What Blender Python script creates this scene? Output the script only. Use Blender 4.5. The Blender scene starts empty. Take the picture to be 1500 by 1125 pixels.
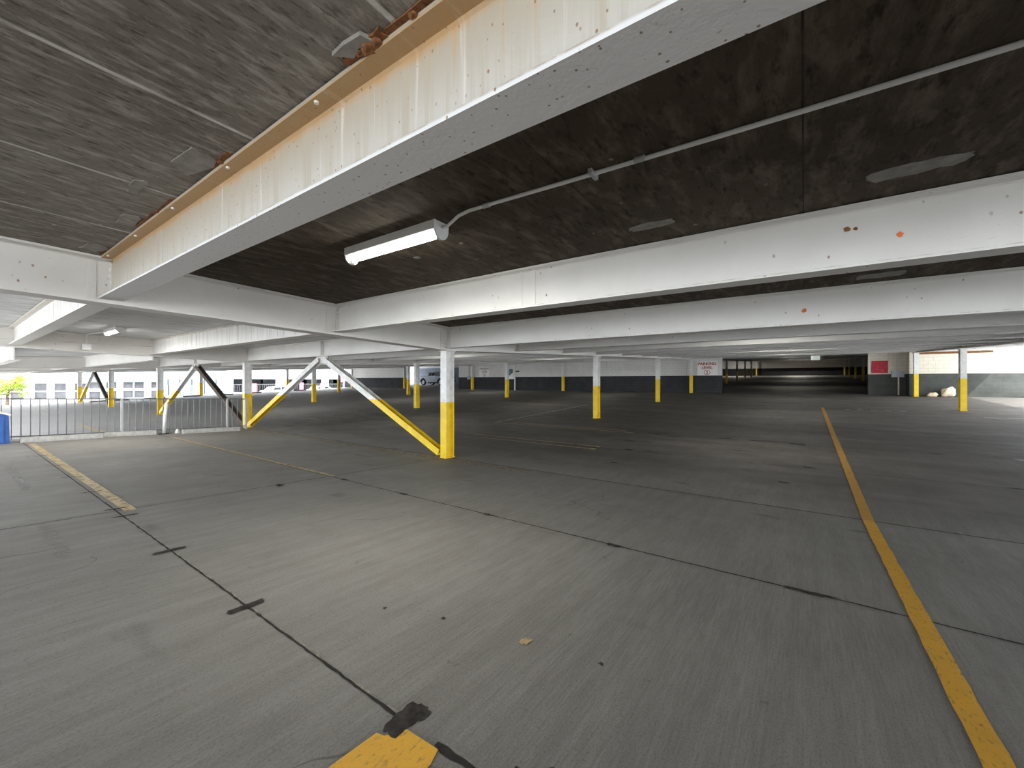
import bpy, bmesh, math, random
from mathutils import Vector, Matrix, noise
random.seed(7)
C = bpy.context.scene.collection
sc = bpy.context.scene
PI = math.pi

# ------------------------------------------------------------------ camera
cam = bpy.data.cameras.new('camera'); co = bpy.data.objects.new('camera', cam); C.objects.link(co)
cam.sensor_width = 36; cam.lens = 14.4; cam.shift_y = -0.003; cam.clip_start = 0.05; cam.clip_end = 500
co.location = (0, 0, 1.712); co.rotation_euler = (PI/2, 0, math.radians(35.5))
sc.camera = co
# ------------------------------------------------------------------ sky, sun, exposure
sc.view_settings.view_transform = 'Standard'; sc.view_settings.look = 'None'
sc.view_settings.gamma = 1; sc.view_settings.use_curve_mapping = False
sc.view_settings.exposure = 1.68
w = bpy.data.worlds.new('world'); sc.world = w; w.use_nodes = True
nt = w.node_tree; bg = nt.nodes['Background']
sky = nt.nodes.new('ShaderNodeTexSky'); sky.sky_type = 'HOSEK_WILKIE'; sky.turbidity = 4.5; sky.ground_albedo = 0.5
sky.sun_direction = Vector((0.55, -0.45, 0.7)).normalized()
mixn = nt.nodes.new('ShaderNodeMix'); mixn.data_type = 'RGBA'; mixn.inputs[0].default_value = 0.6
mixn.inputs[7].default_value = (0.92, 0.96, 1.0, 1)
nt.links.new(sky.outputs[0], mixn.inputs[6]); nt.links.new(mixn.outputs[2], bg.inputs[0])
bg.inputs[1].default_value = 4.0
sl = bpy.data.lights.new('sun', 'SUN'); sl.energy = 2.4; sl.angle = 0.01; sl.color = (1, 0.96, 0.9)
so = bpy.data.objects.new('sun', sl); C.objects.link(so)
so.rotation_euler = Vector((0.55, -0.45, 0.75)).to_track_quat('Z', 'Y').to_euler()
FILL_LAMP_W = 7.0
sc.cycles.max_bounces = 12; sc.cycles.diffuse_bounces = 8; sc.cycles.sample_clamp_indirect = 6

# ------------------------------------------------------------------ materials
def mat(name, rough=0.8, metal=0.0, spec=0.3):
    m = bpy.data.materials.new(name); m.use_nodes = True
    n = m.node_tree.nodes; b = n['Principled BSDF']
    b.inputs['Roughness'].default_value = rough; b.inputs['Metallic'].default_value = metal
    b.inputs['Specular IOR Level'].default_value = spec
    return m, m.node_tree, b
class N:
    """small node-graph writer"""
    def __init__(s, nt): s.nt = nt; s.n = nt.nodes; s.l = nt.links
    def coord(s, kind='world'):
        if kind == 'world': return s.n.new('ShaderNodeNewGeometry').outputs['Position']
        return s.n.new('ShaderNodeTexCoord').outputs['Object']
    def put(s, v, sock):
        if hasattr(v, 'links'): s.l.new(v, sock)
        else: sock.default_value = v
    def math(s, op, a, b=0.0, c=None, clamp=False):
        x = s.n.new('ShaderNodeMath'); x.operation = op; x.use_clamp = clamp
        s.put(a, x.inputs[0]); s.put(b, x.inputs[1])
        if c is not None: s.put(c, x.inputs[2])
        return x.outputs[0]
    def sep(s, v):
        x = s.n.new('ShaderNodeSeparateXYZ'); s.l.new(v, x.inputs[0]); return x.outputs
    def scale(s, v, sx, sy, sz):
        x = s.n.new('ShaderNodeVectorMath'); x.operation = 'MULTIPLY'; s.l.new(v, x.inputs[0]); x.inputs[1].default_value = (sx, sy, sz)
        return x.outputs[0]
    def noise(s, v, sc=1.0, det=4, rough=0.55, dist=0.0):
        x = s.n.new('ShaderNodeTexNoise'); s.l.new(v, x.inputs['Vector']); x.inputs['Scale'].default_value = sc
        x.inputs['Detail'].default_value = det; x.inputs['Roughness'].default_value = rough; x.inputs['Distortion'].default_value = dist
        return x.outputs['Fac']
    def voro(s, v, sc=1.0):
        x = s.n.new('ShaderNodeTexVoronoi'); s.l.new(v, x.inputs['Vector']); x.inputs['Scale'].default_value = sc
        return x.outputs['Distance']
    def ramp(s, f, lo, hi, a=0.0, b=1.0):
        x = s.n.new('ShaderNodeMapRange'); s.put(f, x.inputs[0]); x.inputs[1].default_value = lo; x.inputs[2].default_value = hi
        x.inputs[3].default_value = a; x.inputs[4].default_value = b; x.clamp = True; return x.outputs[0]
    def mix(s, f, a, b, mode='MIX'):
        x = s.n.new('ShaderNodeMix'); x.data_type = 'RGBA'; x.blend_type = mode
        s.put(f, x.inputs[0]); s.put(a if hasattr(a, 'links') else (*a, 1), x.inputs[6]); s.put(b if hasattr(b, 'links') else (*b, 1), x.inputs[7])
        return x.outputs[2]
    def bump(s, h, bsdf, st=0.3, dist=0.01):
        x = s.n.new('ShaderNodeBump'); s.l.new(h, x.inputs['Height']); x.inputs['Strength'].default_value = st; x.inputs['Distance'].default_value = dist
        s.l.new(x.outputs[0], bsdf.inputs['Normal'])
def plain(name, col, rough=0.6, metal=0.0, var=0.12, sc_=8):
    m, t, b = mat(name, rough, metal); g = N(t)
    f = g.noise(g.coord('obj'), sc_, 5)
    g.put(g.mix(g.ramp(f, .3, .7), tuple(c*(1-var) for c in col), tuple(min(1, c*(1+var)) for c in col)), b.inputs['Base Color'])
    return m

def m_floor():
    m, t, b = mat('broomed_concrete', 0.72, 0, 0.35); g = N(t); p = g.coord()
    big = g.noise(p, 0.35, 4, .6); mid = g.noise(p, 1.7, 5, .6)
    broom = g.noise(g.scale(p, 75, 4.0, 1), 1.0, 4, .65)
    fine = g.noise(g.scale(p, 170, 70, 1), 1.0, 3, .7); wide = g.noise(g.scale(p, 9, .7, 1), 1.0, 4, .6)
    s = g.sep(p)
    col = g.mix(g.ramp(big, .3, .7), (.195, .180, .158), (.290, .275, .252))
    col = g.mix(g.ramp(mid, .35, .75, 0, .35), col, (.19, .18, .16))
    col = g.mix(g.ramp(broom, .35, .68, 0.0, .50), col, (.36, .35, .335))
    col = g.mix(g.ramp(wide, .42, .60, .30, 0), col, (.17, .16, .145))
    col = g.mix(g.ramp(fine, .36, .5, .45, 0), col, (.11, .10, .09))
    # tyre grime laid down along the stalls beyond the column line
    grime = g.noise(g.scale(p, .35, 1.1, 1), 1.0, 5, .6, .4)
    far = g.ramp(s[1], 6.4, 8.2)
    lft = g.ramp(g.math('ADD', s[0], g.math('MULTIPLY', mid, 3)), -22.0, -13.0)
    gf = g.math('MULTIPLY', g.math('MULTIPLY', far, g.ramp(lft, 0, 1, .35, 1)), g.ramp(grime, .30, .62, .42, .82))
    col = g.mix(gf, col, (.084, .071, .058))
    col = g.mix(g.math('MULTIPLY', g.math('SUBTRACT', 1, lft), .5), col, (.50, .49, .48))  # left deck colour lightened, grime thinned above, in place of stronger daylight
    spot = g.ramp(g.noise(g.scale(p, .8, 2.6, 1), 1.0, 2, .5), .68, .76, 0, .7)
    col = g.mix(g.math('MULTIPLY', spot, g.ramp(s[1], 2.0, 9.0, .35, 1)), col, (.03, .028, .026))
    pit = g.ramp(g.noise(p, 9, 3, .5), .72, .78, 0, .5)
    col = g.mix(pit, col, (.06, .055, .05))
    # faint cracks
    v = t.nodes.new('ShaderNodeTexVoronoi'); v.feature = 'DISTANCE_TO_EDGE'
    wv = t.nodes.new('ShaderNodeVectorMath'); wv.operation = 'ADD'; t.links.new(p, wv.inputs[0])
    nz = t.nodes.new('ShaderNodeTexNoise'); t.links.new(p, nz.inputs['Vector']); nz.inputs['Scale'].default_value = 1.4
    sc2 = g.scale(nz.outputs['Color'], .9, .9, 0); t.links.new(sc2, wv.inputs[1]); t.links.new(wv.outputs[0], v.inputs['Vector']); v.inputs['Scale'].default_value = .28
    crack = g.math('MULTIPLY', g.ramp(v.outputs['Distance'], 0, .0022, .6, 0), g.ramp(g.noise(p, .5, 2), .5, .56))
    col = g.mix(crack, col, (.05, .045, .04))
    t.links.new(col, b.inputs['Base Color'])
    g.bump(g.math('ADD', g.math('MULTIPLY', broom, .5), g.math('MULTIPLY', fine, .6)), b, .55, .006)
    g.put(g.ramp(mid, .3, .7, .62, .85), b.inputs['Roughness'])
    return m
def m_ceiling(name, dark, light, streak, joint, jw, stretch):
    m, t, b = mat(name, 0.9, 0, 0.15); g = N(t); p = g.coord(); s = g.sep(p)
    big = g.noise(p, .9, 5, .6); st = g.noise(g.scale(p, *stretch), 1.0, 5, .68, .2); fb = g.noise(g.scale(p, stretch[0]*2.2, stretch[1]*2.2, 1), 1.0, 4, .7)
    col = g.mix(g.ramp(big, .3, .7), dark, light)
    col = g.mix(g.ramp(st, .48, .74, 0, .75), col, streak)
    col = g.mix(g.ramp(fb, .32, .47, .75, 0), col, tuple(c*.35 for c in dark))
    # board joints every 1.29 m
    a = g.math('ABSOLUTE', g.math('SUBTRACT', g.math('FRACT', g.math('DIVIDE', g.math('ADD', s[0], 100*1.29+.645+.005), 1.29)), .5))
    jn = g.math('MULTIPLY', g.ramp(a, jw*.5, jw, 1, 0), g.ramp(g.noise(p, 3, 4, .7), .32, .55, .35, 1))
    col = g.mix(jn, col, joint)
    chip = g.ramp(g.voro(p, 2.3), .03, .05, .6, 0)
    col = g.mix(chip, col, tuple(min(1, c*1.8) for c in streak))
    t.links.new(col, b.inputs['Base Color'])
    g.bump(g.math('ADD', st, g.math('MULTIPLY', fb, .5)), b, .6, .02)
    return m
def m_beam(name, base, dirty, rust_amt, kind='plain'):
    m, t, b = mat(name, 0.55, 0, 0.4); g = N(t); p = g.coord('obj'); s = g.sep(p)
    big = g.noise(p, 1.1, 5, .6)
    col = g.mix(g.ramp(big, .35, .72, 0, .6), base, dirty)
    fl = g.noise(p, 34, 3, .6)
    if kind == 'stained':
        # rusty water runs down the web
        drip = g.noise(g.scale(p, 9, 1, .25), 1.0, 5, .72)
        up = g.ramp(s[2], .06, .46)
        col = g.mix(g.ramp(up, .2, .9, 0.05, .85), (.62, .60, .55), (.42, .355, .26))
        col = g.mix(g.ramp(drip, .40, .50, .75, 0), col, (.50, .45, .36))
        col = g.mix(g.ramp(drip, .59, .66, 0, .7), col, (.78, .75, .69))
        dr2 = g.noise(g.scale(p, 30, 1, .5), 1.0, 3, .6)
        col = g.mix(g.math('MULTIPLY', g.ramp(dr2, .57, .66, 0, .7), g.ramp(s[2], .12, .42)), col, (.58, .36, .15))
        edge = g.math('ADD', s[2], g.math('MULTIPLY', g.math('SUBTRACT', g.noise(g.scale(p, 5, 1, 1), 1, 4), .5), .10))
        col = g.mix(g.ramp(edge, .385, .425, 0, .75), col, (.50, .29, .11))
        col = g.mix(g.ramp(s[2], .438, .443), col, (.40, .355, .29))
        col = g.mix(g.ramp(s[2], .022, .012), col, (.84, .84, .85))
    if kind == 'streaked':
        drip = g.noise(g.scale(p, 9, 1, .25), 1.0, 5, .72)
        col = g.mix(g.math('MULTIPLY', g.ramp(drip, .40, .50, .7, 0), g.ramp(s[2], .02, .08)), col, (.42, .41, .39))
        col = g.mix(g.ramp(s[2], .425, .435, 0, .5), col, (.45, .38, .30))
    # rust specks
    vv = g.voro(g.scale(p, 1, 1, .7), 26 if kind == 'stained' else 11)
    dens = g.noise(p, 1.6, 3)
    sp = g.math('MULTIPLY', g.ramp(g.math('ADD', vv, g.math('MULTIPLY', fl, .16)), .17, .22, 1, 0), g.ramp(dens, .52 - rust_amt, .60 - rust_amt))
    col = g.mix(g.math('MULTIPLY', sp, .85), col, (.26, .13, .06))
    # dark scratches
    scv = g.noise(g.scale(p, 3, 3, 16), 1.0, 4, .75, 1.5)
    col = g.mix(g.ramp(scv, .70, .74, 0, .6), col, (.20, .17, .14))
    # rusty line where web meets the bottom flange
    e2 = g.math('ABSOLUTE', g.math('SUBTRACT', s[2], .024))
    rl = g.math('MULTIPLY', g.ramp(e2, .0, .011, 1, 0), g.ramp(g.noise(g.scale(p, 6, 1, 1), 1.0, 4, .7), .44, .58))
    col = g.mix(g.math('MULTIPLY', rl, .75), col, (.30, .20, .12))
    t.links.new(col, b.inputs['Base Color'])
    g.bump(g.math('ADD', fl, g.math('MULTIPLY', g.noise(p, 6, 3), .8)), b, .35, .006)
    return m
def m_column(name='painted_column'):
    m, t, b = mat(name, 0.45, 0, 0.45); g = N(t); p = g.coord('obj'); s = g.sep(p)
    n1 = g.noise(p, 5, 4); h = g.math('ADD', s[2], g.math('MULTIPLY', g.math('SUBTRACT', g.noise(p, 40, 2), .5), .02))
    wht = g.mix(g.ramp(n1, .35, .75), (.80, .80, .80), (.58, .56, .52))
    yel = g.mix(g.ramp(n1, .35, .8), (.86, .61, .015), (.66, .44, .015))
    col = g.mix(g.ramp(h, 1.236, 1.244), yel, wht)
    chip = g.ramp(g.voro(p, 7), .04, .06, .6, 0)
    col = g.mix(chip, col, (.25, .17, .10))
    t.links.new(col, b.inputs['Base Color']); return m
def m_block(name, z_split, white, dark):
    m, t, b = mat(name, 0.85, 0, 0.2); g = N(t); p = g.coord('world'); s = g.sep(p)
    cmb = t.nodes.new('ShaderNodeCombineXYZ'); t.links.new(g.math('ADD', s[0], s[1]), cmb.inputs[0]); t.links.new(s[2], cmb.inputs[1])
    br = t.nodes.new('ShaderNodeTexBrick'); t.links.new(cmb.outputs[0], br.inputs['Vector'])
    br.inputs['Scale'].default_value = 1; br.inputs['Brick Width'].default_value = .40; br.inputs['Row Height'].default_value = .20
    br.inputs['Mortar Size'].default_value = .006; br.inputs['Mortar Smooth'].default_value = .3
    fac = br.outputs['Fac']
    n1 = g.noise(p, 1.5, 5, .6); drip = g.noise(g.scale(p, 5, 5, .5), 1.0, 4, .7)
    wc = g.mix(g.ramp(n1, .3, .75, 0, .6), white, tuple(c*.8 for c in white))
    wc = g.mix(g.ramp(drip, .58, .68, 0, .35), wc, (.40, .33, .24))
    dc = g.mix(g.ramp(n1, .3, .75), dark, tuple(c*1.7 for c in dark))
    col = g.mix(g.ramp(s[2], z_split-.004, z_split+.004), dc, wc)
    col = g.mix(g.math('MULTIPLY', fac, .45), col, (.12, .115, .105))
    t.links.new(col, b.inputs['Base Color']); 
    g.bump(g.math('SUBTRACT', 1, fac), b, .4, .01); return m
def m_paint(name, col, wear_lo, wear_hi, dark=(.12, .08, .03)):
    """floor paint; worn spots let the concrete show"""
    m, t, b = mat(name, 0.55, 0, 0.4); g = N(t); p = g.coord()
    n1 = g.noise(p, 5, 5, .7); fine = g.noise(g.scale(p, 60, 22, 1), 1.0, 3, .7)
    c = g.mix(g.ramp(n1, .35, .7, 0, .5), col, tuple(x*.72 for x in col))
    c = g.mix(g.ramp(fine, .30, .44, .6, 0), c, dark)
    t.links.new(c, b.inputs['Base Color']); g.bump(fine, b, .4, .004)
    tr = t.nodes.new('ShaderNodeBsdfTransparent'); mx = t.nodes.new('ShaderNodeMixShader')
    wn = g.noise(g.scale(p, 9, 9, 1), 1.0, 6, .75)
    t.links.new(g.ramp(wn, wear_lo, wear_hi), mx.inputs[0]); t.links.new(tr.outputs[0], mx.inputs[1]); t.links.new(b.outputs[0], mx.inputs[2])
    t.links.new(mx.outputs[0], t.nodes['Material Output'].inputs[0]); return m
def m_emit(name, col, st):
    m, t, b = mat(name); b.inputs['Base Color'].default_value = (*col, 1); b.inputs['Emission Color'].default_value = (*col, 1); b.inputs['Emission Strength'].default_value = st
    return m
def m_glass(name, col=(.03, .035, .04)):
    m, t, b = mat(name, 0.12, 0, 0.6); g = N(t)
    g.put(g.mix(g.ramp(g.noise(g.coord('obj'), 2, 2), .3, .7), col, tuple(c*1.6 for c in col)), b.inputs['Base Color']); return m

M = {}
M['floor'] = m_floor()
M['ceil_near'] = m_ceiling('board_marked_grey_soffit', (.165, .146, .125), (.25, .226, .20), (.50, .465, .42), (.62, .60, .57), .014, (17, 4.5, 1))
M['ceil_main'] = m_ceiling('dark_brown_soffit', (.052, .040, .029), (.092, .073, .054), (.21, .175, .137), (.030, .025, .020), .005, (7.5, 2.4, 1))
M['ceil_white'] = m_ceiling('pale_grey_soffit', (.50, .50, .50), (.60, .60, .60), (.68, .68, .68), (.36, .35, .34), .006, (4, .6, 1))  # paler tone for the soffit of the left bays
M['beam_stained'] = m_beam('rust_stained_white_steel', (.78, .76, .72), (.62, .59, .55), .16, 'stained')
M['beam'] = m_beam('chipped_white_steel', (.80, .79, .77), (.66, .64, .61), .0)
M['beam_streaked'] = m_beam('streaked_white_steel', (.78, .77, .75), (.64, .62, .59), .04, 'streaked')
M['girder'] = m_beam('dull_white_steel', (.72, .70, .67), (.58, .55, .52), -.02)
M['column'] = m_column()
M['rust'] = plain('flaking_rust', (.20, .085, .035), .95, 0, .6, 25)
M['brown_steel'] = plain('rust_brown_steel', (.085, .065, .05), .8, 0, .4, 9)
M['wall'] = m_block('painted_block', .868+1.22, (.74, .73, .71), (.030, .032, .035))
M['wall_cream'] = m_block('cream_painted_block', .868+1.24, (.80, .75, .64), (.052, .056, .052))
M['wall_far'] = m_block('far_painted_block', .0353*(80.2-6.62)+1.22, (.62, .61, .60), (.014, .014, .016))
M['wall_pass'] = m_block('blue_grey_block', 1.31+2.3, (.70, .72, .74), (.16, .19, .23))
M['yellow_strong'] = m_paint('fresh_yellow_paint', (.86, .45, .012), .16, .24)
M['yellow_line'] = m_paint('ochre_line_paint', (.62, .33, .05), .26, .38)
M['yellow_faded'] = m_paint('faded_tan_paint', (.54, .41, .21), .24, .50)
M['yellow_ghost'] = m_paint('ghost_tan_paint', (.44, .33, .19), .40, .60)
M['white_faded'] = m_paint('faded_white_paint', (.50, .49, .47), .34, .56)
M['white_ghost'] = m_paint('scuffed_pale_paint', (.34, .33, .315), .40, .66)
M['joint'] = plain('joint_filler', (.035, .031, .028), .9, 0, .5, 20)
M['joint_pale'] = plain('crumbled_joint_edge', (.30, .28, .25), .95, 0, .4, 30)
M['tar'] = plain('tar_patch', (.034, .028, .025), .75, 0, .8, 22)
M['patch'] = plain('mortar_patch', (.25, .235, .215), .9, 0, .25, 12)
M['white_paint'] = plain('white_enamel', (.78, .78, .78), .4, 0, .05)
M['galv'] = plain('galvanised_steel', (.45, .46, .46), .45, .3, .12)
M['tube'] = m_emit('lit_fluorescent_tube', (1, 1, .93), 9.0)
M['fence'] = plain('grey_fence_paint', (.16, .16, .165), .5, .2, .15)
M['fence_post'] = plain('pale_post_paint', (.42, .42, .43), .5, .1, .1)
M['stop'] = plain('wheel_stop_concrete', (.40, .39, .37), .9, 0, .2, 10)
M['stop_dark'] = plain('shaded_wheel_stop_concrete', (.16, .155, .15), .9, 0, .2, 10)  # shade on the open-edge stops put into the concrete colour
M['blue'] = plain('blue_painted_steel', (.045, .13, .42), .45, 0, .12)
M['black'] = plain('black_rubber', (.015, .015, .016), .7, 0, .2)
M['red'] = plain('red_panel_paint', (.50, .025, .05), .5, 0, .25, 6)
M['sign_white'] = plain('white_sign_face', (.82, .82, .80), .45, 0, .05)
M['sign_red'] = plain('red_lettering', (.42, .06, .05), .5, 0, .1)
M['sign_grey'] = plain('faded_lettering', (.34, .24, .23), .5, 0, .2)
M['rock'] = plain('cream_stone', (.72, .60, .45), .9, 0, .2, 7)
M['orange'] = plain('orange_spray_paint', (.85, .20, .07), .7, 0, .25, 20)
M['box_grey'] = plain('grey_box_paint', (.42, .46, .50), .45, 0, .06)
M['glass'] = m_glass('tinted_glass')
M['truck'] = plain('silver_body_paint', (.55, .60, .68), .25, .2, .04, 2)
M['car_white'] = plain('white_body_paint', (.85, .85, .85), .3, 0, .04, 2)
M['rim'] = plain('alloy_rim', (.72, .72, .72), .35, .5, .05)
M['lamp_glass'] = plain('headlamp_lens', (.8, .8, .8), .15, 0, .05)
M['stucco'] = plain('white_stucco', (.86, .86, .85), .85, 0, .04, 1)
M['blue_clad'] = plain('pale_blue_cladding', (.17, .225, .24), .6, 0, .06, 1)
M['win'] = m_glass('grey_window_glass', (.05, .05, .055))
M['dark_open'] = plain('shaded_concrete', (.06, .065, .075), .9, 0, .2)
M['pink'] = plain('pink_red_paint', (.75, .16, .22), .5, 0, .08)
M['ground'] = plain('street_concrete', (.42, .41, .40), .9, 0, .12, .4)
M['bark'] = plain('tree_bark', (.13, .09, .06), .9, 0, .3, 10)
M['leaf'] = plain('yellow_green_leaves', (.26, .36, .04), .6, 0, .5, 3)
M['sign_green'] = plain('pale_green_sign_face', (.62, .72, .68), .4, 0, .06)
M['sign_blue'] = plain('blue_picture_panel', (.09, .16, .22), .4, 0, .6, 3)

# ------------------------------------------------------------------ mesh helpers
class MB:
    def __init__(s): s.v = []; s.f = []
    def add(s, v, f):
        o = len(s.v); s.v += [tuple(x) for x in v]; s.f += [tuple(i+o for i in q) for q in f]; return s
    def box(s, x0, x1, y0, y1, z0, z1, M4=None):
        v = [Vector((x, y, z)) for x in (x0, x1) for y in (y0, y1) for z in (z0, z1)]
        if M4: v = [M4 @ q for q in v]
        return s.add(v, [(0, 1, 3, 2), (4, 6, 7, 5), (0, 4, 5, 1), (2, 3, 7, 6), (0, 2, 6, 4), (1, 5, 7, 3)])
    def prism(s, pts, axis, a, b, M4=None):
        """polygon pts extruded from a to b along axis (0,1,2)"""
        n = len(pts); v = []
        for t in (a, b):
            for p in pts:
                q = [p[0], p[1]]; q.insert(axis, t); q = Vector(q); v.append(M4 @ q if M4 else q)
        f = [tuple(range(n))[::-1], tuple(range(n, 2*n))]
        f += [(i, (i+1) % n, n+(i+1) % n, n+i) for i in range(n)]
        return s.add(v, f)
    def tube(s, pts, r, n=10, cap=True):
        pts = [Vector(p) for p in pts]; rr = r if isinstance(r, (list, tuple)) else [r]*len(pts); o = len(s.v); ref = None
        for i, p in enumerate(pts):
            d = (pts[min(i+1, len(pts)-1)] - pts[max(i-1, 0)]).normalized()
            if ref is None: ref = d.orthogonal().normalized()
            u = (ref - d*ref.dot(d)).normalized(); ref = u; w_ = d.cross(u)
            for k in range(n):
                a = 2*PI*k/n; s.v.append(tuple(p + (u*math.cos(a) + w_*math.sin(a))*rr[i]))
        for i in range(len(pts)-1):
            for k in range(n):
                s.f.append((o+i*n+k, o+i*n+(k+1) % n, o+(i+1)*n+(k+1) % n, o+(i+1)*n+k))
        if cap:
            s.f.append(tuple(o+k for k in range(n))[::-1]); s.f.append(tuple(o+(len(pts)-1)*n+k for k in range(n)))
        return s
    def build(s, name, m, parent=None, loc=(0, 0, 0), bevel=0, smooth=False, rot=(0, 0, 0)):
        me = bpy.data.meshes.new(name); me.from_pydata(s.v, [], s.f); me.update()
        b = bmesh.new(); b.from_mesh(me); bmesh.ops.recalc_face_normals(b, faces=b.faces)
        if bevel: bmesh.ops.bevel(b, geom=list(b.edges), offset=bevel, segments=2, affect='EDGES', clamp_overlap=True)
        b.to_mesh(me); b.free()
        me.materials.append(m)
        if smooth:
            for p in me.polygons: p.use_smooth = True
        o = bpy.data.objects.new(name, me); C.objects.link(o); o.location = loc; o.rotation_euler = rot
        if parent: o.parent = parent
        return o
def tag(o, label=None, cat=None, group=None, kind=None):
    if label: o['label'] = label
    if cat: o['category'] = cat
    if group: o['group'] = group
    if kind: o['kind'] = kind
    return o
def empty(name, loc, rz=0):
    o = bpy.data.objects.new(name, None); C.objects.link(o); o.location = loc; o.rotation_euler = (0, 0, rz); o.empty_display_size = .2; return o
def copy_tree(o, parent=None):
    c = o.copy(); C.objects.link(c); c.parent = parent
    for ch in list(o.children): copy_tree(ch, c)
    return c

# ------------------------------------------------------------------ the decks
SN, SF, YK = .0367, .0353, 6.62     # slope of the near bay, slope of the rest, the valley line
XF, XE, XR, YB, YE = -16.7, -49.3, 9.0, -13.0, 80.4
def zf(x, y):
    return SF*(y-YK) if (x < XF or y > YK) else SN*(YK-y)
def slab(mb, x0, x1, y0, y1, za, zb, th):
    """za = height at y0, zb = at y1 (underside or topside), th thickness upward"""
    mb.add([(x0, y0, za), (x1, y0, za), (x1, y1, zb), (x0, y1, zb), (x0, y0, za+th), (x1, y0, za+th), (x1, y1, zb+th), (x0, y1, zb+th)],
           [(0, 3, 2, 1), (4, 5, 6, 7), (0, 1, 5, 4), (1, 2, 6, 5), (2, 3, 7, 6), (3, 0, 4, 7)])
fb = MB()
slab(fb, XF, XR, YB, YK, SN*(YK-YB), 0, -.3)
slab(fb, XE, XR, YK, YE, 0, SF*(YE-YK), -.3)
slab(fb, XE, XF, YB, YK, SF*(YB-YK), 0, -.3)
slab(fb, XR, 16, YB, YK, SN*(YK-YB), 0, -.3); slab(fb, XR, 16, YK, 18, 0, SF*(18-YK), -.3)
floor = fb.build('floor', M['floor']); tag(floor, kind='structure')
HC = 2.90
def ceil(x0, x1, y0, y1, slope, m):
    b = MB()
    f = (lambda y: SN*(YK-y)+HC) if slope == 'n' else (lambda y: SF*(y-YK)+HC)
    slab(b, x0, x1, y0, y1, f(y0), f(y1), .3)
    return tag(b.build('ceiling', m), kind='structure')
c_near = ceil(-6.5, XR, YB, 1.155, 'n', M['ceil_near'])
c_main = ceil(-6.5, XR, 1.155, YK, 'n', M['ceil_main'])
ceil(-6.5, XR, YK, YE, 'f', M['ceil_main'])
ceil(XR, 16, YB, YK, 'n', M['ceil_main']); ceil(XR, 16, YK, 18, 'f', M['ceil_main'])  # unseen roof extension added to cut light from the right
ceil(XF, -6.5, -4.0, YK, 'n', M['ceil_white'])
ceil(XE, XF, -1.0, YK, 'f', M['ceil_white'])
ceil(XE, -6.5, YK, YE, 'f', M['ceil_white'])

# floor markings and joints (parts of the floor)
def on_floor(x, y, dz): return (x, y, zf(x, y)+dz)
def quad_strip(name, m, x0, x1, y0, y1, dz=.003, parent=None, n=None, jit=0.0, label=None):
    """strip on the floor, subdivided along its long side, with slightly ragged edges"""
    mb = MB(); along_x = (x1-x0) > (y1-y0); L = (x1-x0) if along_x else (y1-y0)
    n = n or max(2, int(L/.12)); vs = []
    for i in range(n+1):
        t = i/n
        j1, j2 = random.uniform(-jit, jit), random.uniform(-jit, jit)
        if along_x:
            x = x0+(x1-x0)*t; vs += [on_floor(x, y0+j1, dz), on_floor(x, y1+j2, dz)]
        else:
            y = y0+(y1-y0)*t; vs += [on_floor(x0+j1, y, dz), on_floor(x1+j2, y, dz)]
    mb.add(vs, [(2*i, 2*i+2, 2*i+3, 2*i+1) for i in range(n)])
    o = mb.build(name, m, parent or floor)
    if label: o['label'] = label
    return o
def line(m, x0, x1, y0, y1, label): return quad_strip('painted_line', m, x0, x1, y0, y1, .004, jit=.004, label=label)
line(M['yellow_faded'], -15.2, -6.42, 1.26, 1.37, 'faded yellow line running from the fence to the near joint')
bl = MB(); bl.add([on_floor(*p, .004) for p in [(-1.5, YB+3), (-1.19, YB+3), (-1.19, 0), (-1.19, .9), (-1.195, 1.125), (-1.22, 1.19), (-1.40, 1.18), (-1.45, 1.10), (-1.49, 1.09), (-1.5, .9), (-1.5, 0)]], [tuple(range(11))])
o = bl.build('painted_line', M['yellow_strong'], floor); o['label'] = 'bright yellow wide line ending at the black tar patch'
line(M['yellow_strong'], .585, .695, .3, YK, 'strong yellow lane line in the near bay')
line(M['yellow_line'], .585, .695, YK, 22.4, 'ochre lane line running away beyond the column line')
line(M['yellow_faded'], -14.7, -6.5, 3.85, 3.93, 'thin faded tan line on the second joint')
line(M['yellow_ghost'], -16.2, -4.15, 6.30, 6.40, 'ghost of a yellow line in front of the braced columns')
line(M['yellow_ghost'], -16.2, -4.15, 6.48, 6.56, 'ghost of a yellow line beside the valley joint')
for (x0, x1, y0, y1) in [(-8.5, -4.1, 9.40, 9.46), (-7.6, -4.1, 9.05, 9.11), (-9.3, -4.1, 11.85, 11.91), (-8.6, -4.4, 12.15, 12.21)]:
    line(M['yellow_faded'], x0, x1, y0, y1, 'edge of a worn outlined stall line')
line(M['yellow_faded'], -4.17, -4.05, 9.0, 9.46, 'end of a worn outlined stall line')
line(M['white_faded'], -9.3, -9.2, 11.9, 19.8, 'pale line running away between worn stalls')
for (x0, x1, y0, y1) in [(-27.6, -16.6, 11.66, 11.74), (-26.0, -18.0, 12.0, 12.08), (-21.4, -16.3, 9.2, 9.28), (-24.5, -16.5, 14.4, 14.48), (-32, -24, 17.1, 17.2), (-31, -22, 19.8, 19.9), (3.3, 3.9, 12, 12.1)]:
    line(M['white_faded'], x0, x1, y0, y1, 'pale worn stall line')
line(M['yellow_ghost'], .7, 3.2, 22.3, 22.42, 'ghost line across the aisle mouth')
line(M['white_faded'], 4.9, 9.5, 20.25, 20.36, 'white stall line by the right columns')
line(M['white_faded'], 5.5, 9.5, 18.4, 18.5, 'white stall line by the right columns')
line(M['white_ghost'], -11.4, -8.6, .66, .76, 'pale scuffed line left of the girder')
line(M['white_ghost'], -6.4, -5.1, .58, .68, 'pale scuffed line left of the girder')
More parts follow.
